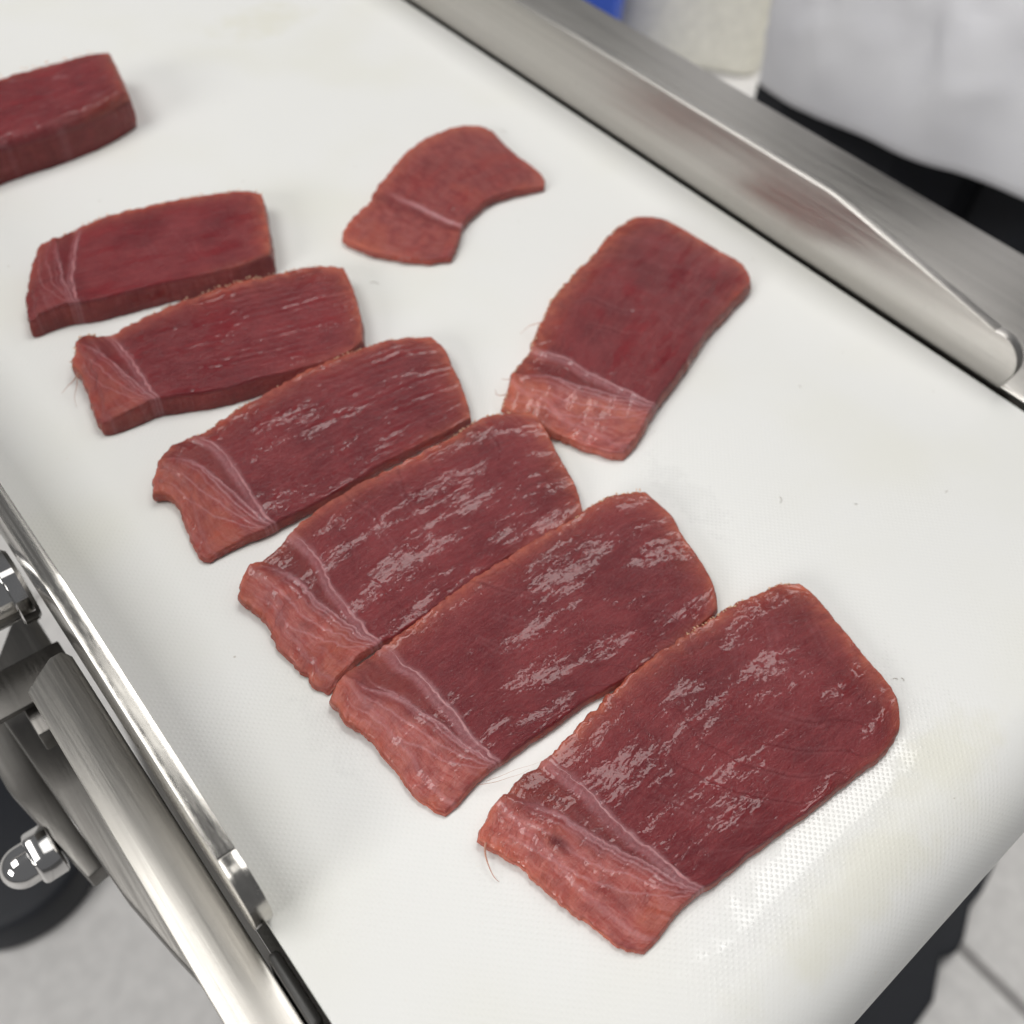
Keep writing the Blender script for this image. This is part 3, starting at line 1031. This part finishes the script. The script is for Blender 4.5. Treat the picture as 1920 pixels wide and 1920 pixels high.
    if fringe:
        bm = bmesh.new()
        nfr = int(lr * 24)
        lw = fbm(np.linspace(0, lr * 1.3, nfr) + seed, np.full(nfr, seed * 2.0), 3)
        for k in range(nfr):
            fpos = (k + rr_.random()) / nfr
            i = min(int(fpos * (NU - 1)), NU - 1)
            if not any(a_ <= fpos <= b_ for a_, b_ in fringe):
                continue
            if lw[k] < -.25 and rr_.random() < .7:
                continue
            x, y = R[i]
            zz = zt[4, i] * rr_.uniform(.75, 1.05)
            ln = rr_.uniform(.03, .09) * (1 + max(lw[k], 0) * 1.2)
            a = rr_.uniform(.7, 2.4)
            pts = []
            for m in range(4):
                g = m / 3
                pts.append(Vector(((x + math.cos(a) * ln * g - .0) * CM, (y - .05 + math.sin(a) * ln * g) * CM, (zz + ln * .45 * math.sin(g * 2.2 + a)) * CM)) - centre)
            w = rr_.uniform(.010, .024) * CM
            tube_into(bm, pts, [w, w * 1.1, w * .8, w * .25], 5)
        from_bm('frayed_edge', bm, M_FRINGE, None).parent = root
    for (p0, p1, p2, w) in strands:
        bm = bmesh.new()
        pts = []
        for m in range(13):
            g = m / 12
            q = Vector(p0) * (1 - g) ** 2 + Vector(p1) * 2 * g * (1 - g) + Vector(p2) * g * g
            q += Vector((.015 * math.sin(9 * g + seed), .012 * math.cos(11 * g), 0))
            pts.append(q * CM - centre)
        tube_into(bm, pts, [w * CM * (1 - .75 * m / 12) for m in range(13)], 6)
        from_bm('fibre_strand', bm, M_STRAND, None).parent = root
    # thin raised strips of connective tissue lying along the white wall
    if kind == 'slice':
        for dv, wd, v0, v1 in ((0.0, .022, .06, .985), (1.0, .014, .40, .97)):
            bm = bmesh.new()
            prevs = None
            n = 70
            for m in range(n + 1):
                vv = v0 + (v1 - v0) * m / n
                j = int(round(vv * (NV - 1)))
                sc = sep[j, 0] - dv * (.105 * (1 - vv) ** 1.3 + .012)
                i = int(np.clip(round(sc * (NU - 1)), 1, NU - 2))
                c = np.array([*P[j, i], zt[j, i]])
                g = P[j, i + 1] - P[j, i - 1]
                g = g / (np.hypot(*g) + 1e-9)
                w = wd * (1 + .7 * float(vnoise(np.array([vv * 14 + seed]), np.array([dv * 3.0]))[0])) * min(1, m / 8, (n - m) / 5 + .25)
                row = []
                for q, hh in ((-1.3, -.012), (-.5, .005), (.5, .005), (1.3, -.012)):
                    row.append(bm.verts.new(Vector((c[0] + g[0] * q * w, c[1] + g[1] * q * w, c[2] + hh)) * CM - centre))
                if prevs:
                    for q in range(3):
                        bm.faces.new((prevs[q], row[q], row[q + 1], prevs[q + 1]))
                prevs = row
            st = from_bm('tissue_strip', bm, M_TISSUE, None)
            st.parent = root
    return root


G1 = 'tuna slices on the white belt'
build_slice('A', 'tuna_slice', 'front tuna slice of the row, nearest the belt end, with dark spot on belly', 3, us=.215, fib=.007, nfib=13, arcs=.9, belly_drop=.30, group=G1, wedge=(1.15, .9), spot=(.088, .36), skirt=.5, fringe=((.66, .98),),
            strands=[((5.62, 5.25, .30), (5.30, 4.95, .20), (5.42, 4.55, .03), .022)])
build_slice('B', 'tuna_slice', 'wet tuna slice directly behind the front slice of the row', 5, us=.185, fib=.012, nfib=16, arcs=.6, group=G1, wedge=(1.2, .75), skirt=.4, fringe=((.78, .99),),
            strands=[((6.3, 6.35, .2), (6.9, 6.05, .15), (7.35, 5.95, .25), .006), ((6.5, 6.3, .2), (7.1, 6.2, .1), (7.7, 5.9, .3), .005)])
build_slice('C', 'tuna_slice', 'glossiest tuna slice, third from the belt end in the row', 8, us=.21, fib=.026, nfib=17, arcs=.2, group=G1, wedge=(1.2, .68), skirt=.3, fringe=((.74, .99),))
build_slice('D', 'tuna_slice', 'fourth tuna slice from the belt end, with a notched pale left tip', 12, us=.215, fib=.026, nfib=16, arcs=.1, group=G1, slant=.1, wedge=(1.15, .68), tone=.8, skirt=.22, fringe=((.2, .52), (.66, .99)))
build_slice('E', 'tuna_slice', 'fifth tuna slice from the belt end, just before the farthest one in the row', 17, us=.20, fib=.018, nfib=16, arcs=.1, belly_drop=.22, group=G1, slant=.28, wedge=(1.05, .88), tone=.5,
            strands=[((4.95, 22.3, .6), (4.6, 22.2, .4), (4.35, 22.45, .03), .016), ((4.9, 22.2, .6), (4.55, 21.9, .4), (4.45, 21.7, .03), .012)])
build_slice('F', 'tuna_slice', 'dark thick tuna slice at the far end of the row', 21, us=.20, fib=.008, nfib=15, arcs=.0, belly_drop=.10, group=G1, slant=.28, wedge=(1, .95), tone=.18)
build_slice('H', 'tuna_slice', 'single tuna slice lying askew to the right of the row near the rail', 26, us=.23, fib=.014, nfib=14, arcs=.5, group=G1, slant=.25, skirt=.4, rim=.40,
            strands=[((14.1, 14.9, .5), (13.9, 15.2, .3), (14.3, 15.6, .05), .015), ((17.0, 16.7, .5), (16.8, 17.0, .4), (16.5, 17.1, .03), .016), ((14.6, 15.3, .5), (14.5, 15.7, .3), (14.75, 15.85, .05), .010)])
build_slice('S', 'tuna_trimming', 'small irregular tuna trimming curled behind the loose slice', 31, kind='trim', cat='tuna trimming', group=None, fringe=(), NU=220, NV=130, slant=.1)
build_slice('G', 'tuna_block', 'thick uncut tuna block at the far left of the belt', 37, kind='block', cat='tuna block', group=None, NU=220, NV=120, slant=.06, rnd=.35)

# ------------------------------------------------------------------ crumbs and hairs on the belt
bm = bmesh.new()
rc = random.Random(5)
for k in range(14):
    x = rc.uniform(5.0, 24) * CM
    y = rc.uniform(2.0, 30) * CM
    a = rc.uniform(0, 6.28)
    ln = rc.uniform(.05, .28) * CM
    bend = rc.uniform(-1.2, 1.2)
    pts = []
    for m in range(6):
        g = m / 5
        pts.append((x + math.cos(a + bend * g) * ln * g, y + math.sin(a + bend * g) * ln * g, .00012))
    tube_into(bm, pts, [.00006] * 6, 5)
hairs = from_bm('fine_fibres', bm, plain('fibre_dust', (0.30, 0.25, 0.20), .7))
tag(hairs, 'fine stray fibres scattered over the white belt', 'fibres', kind='stuff')
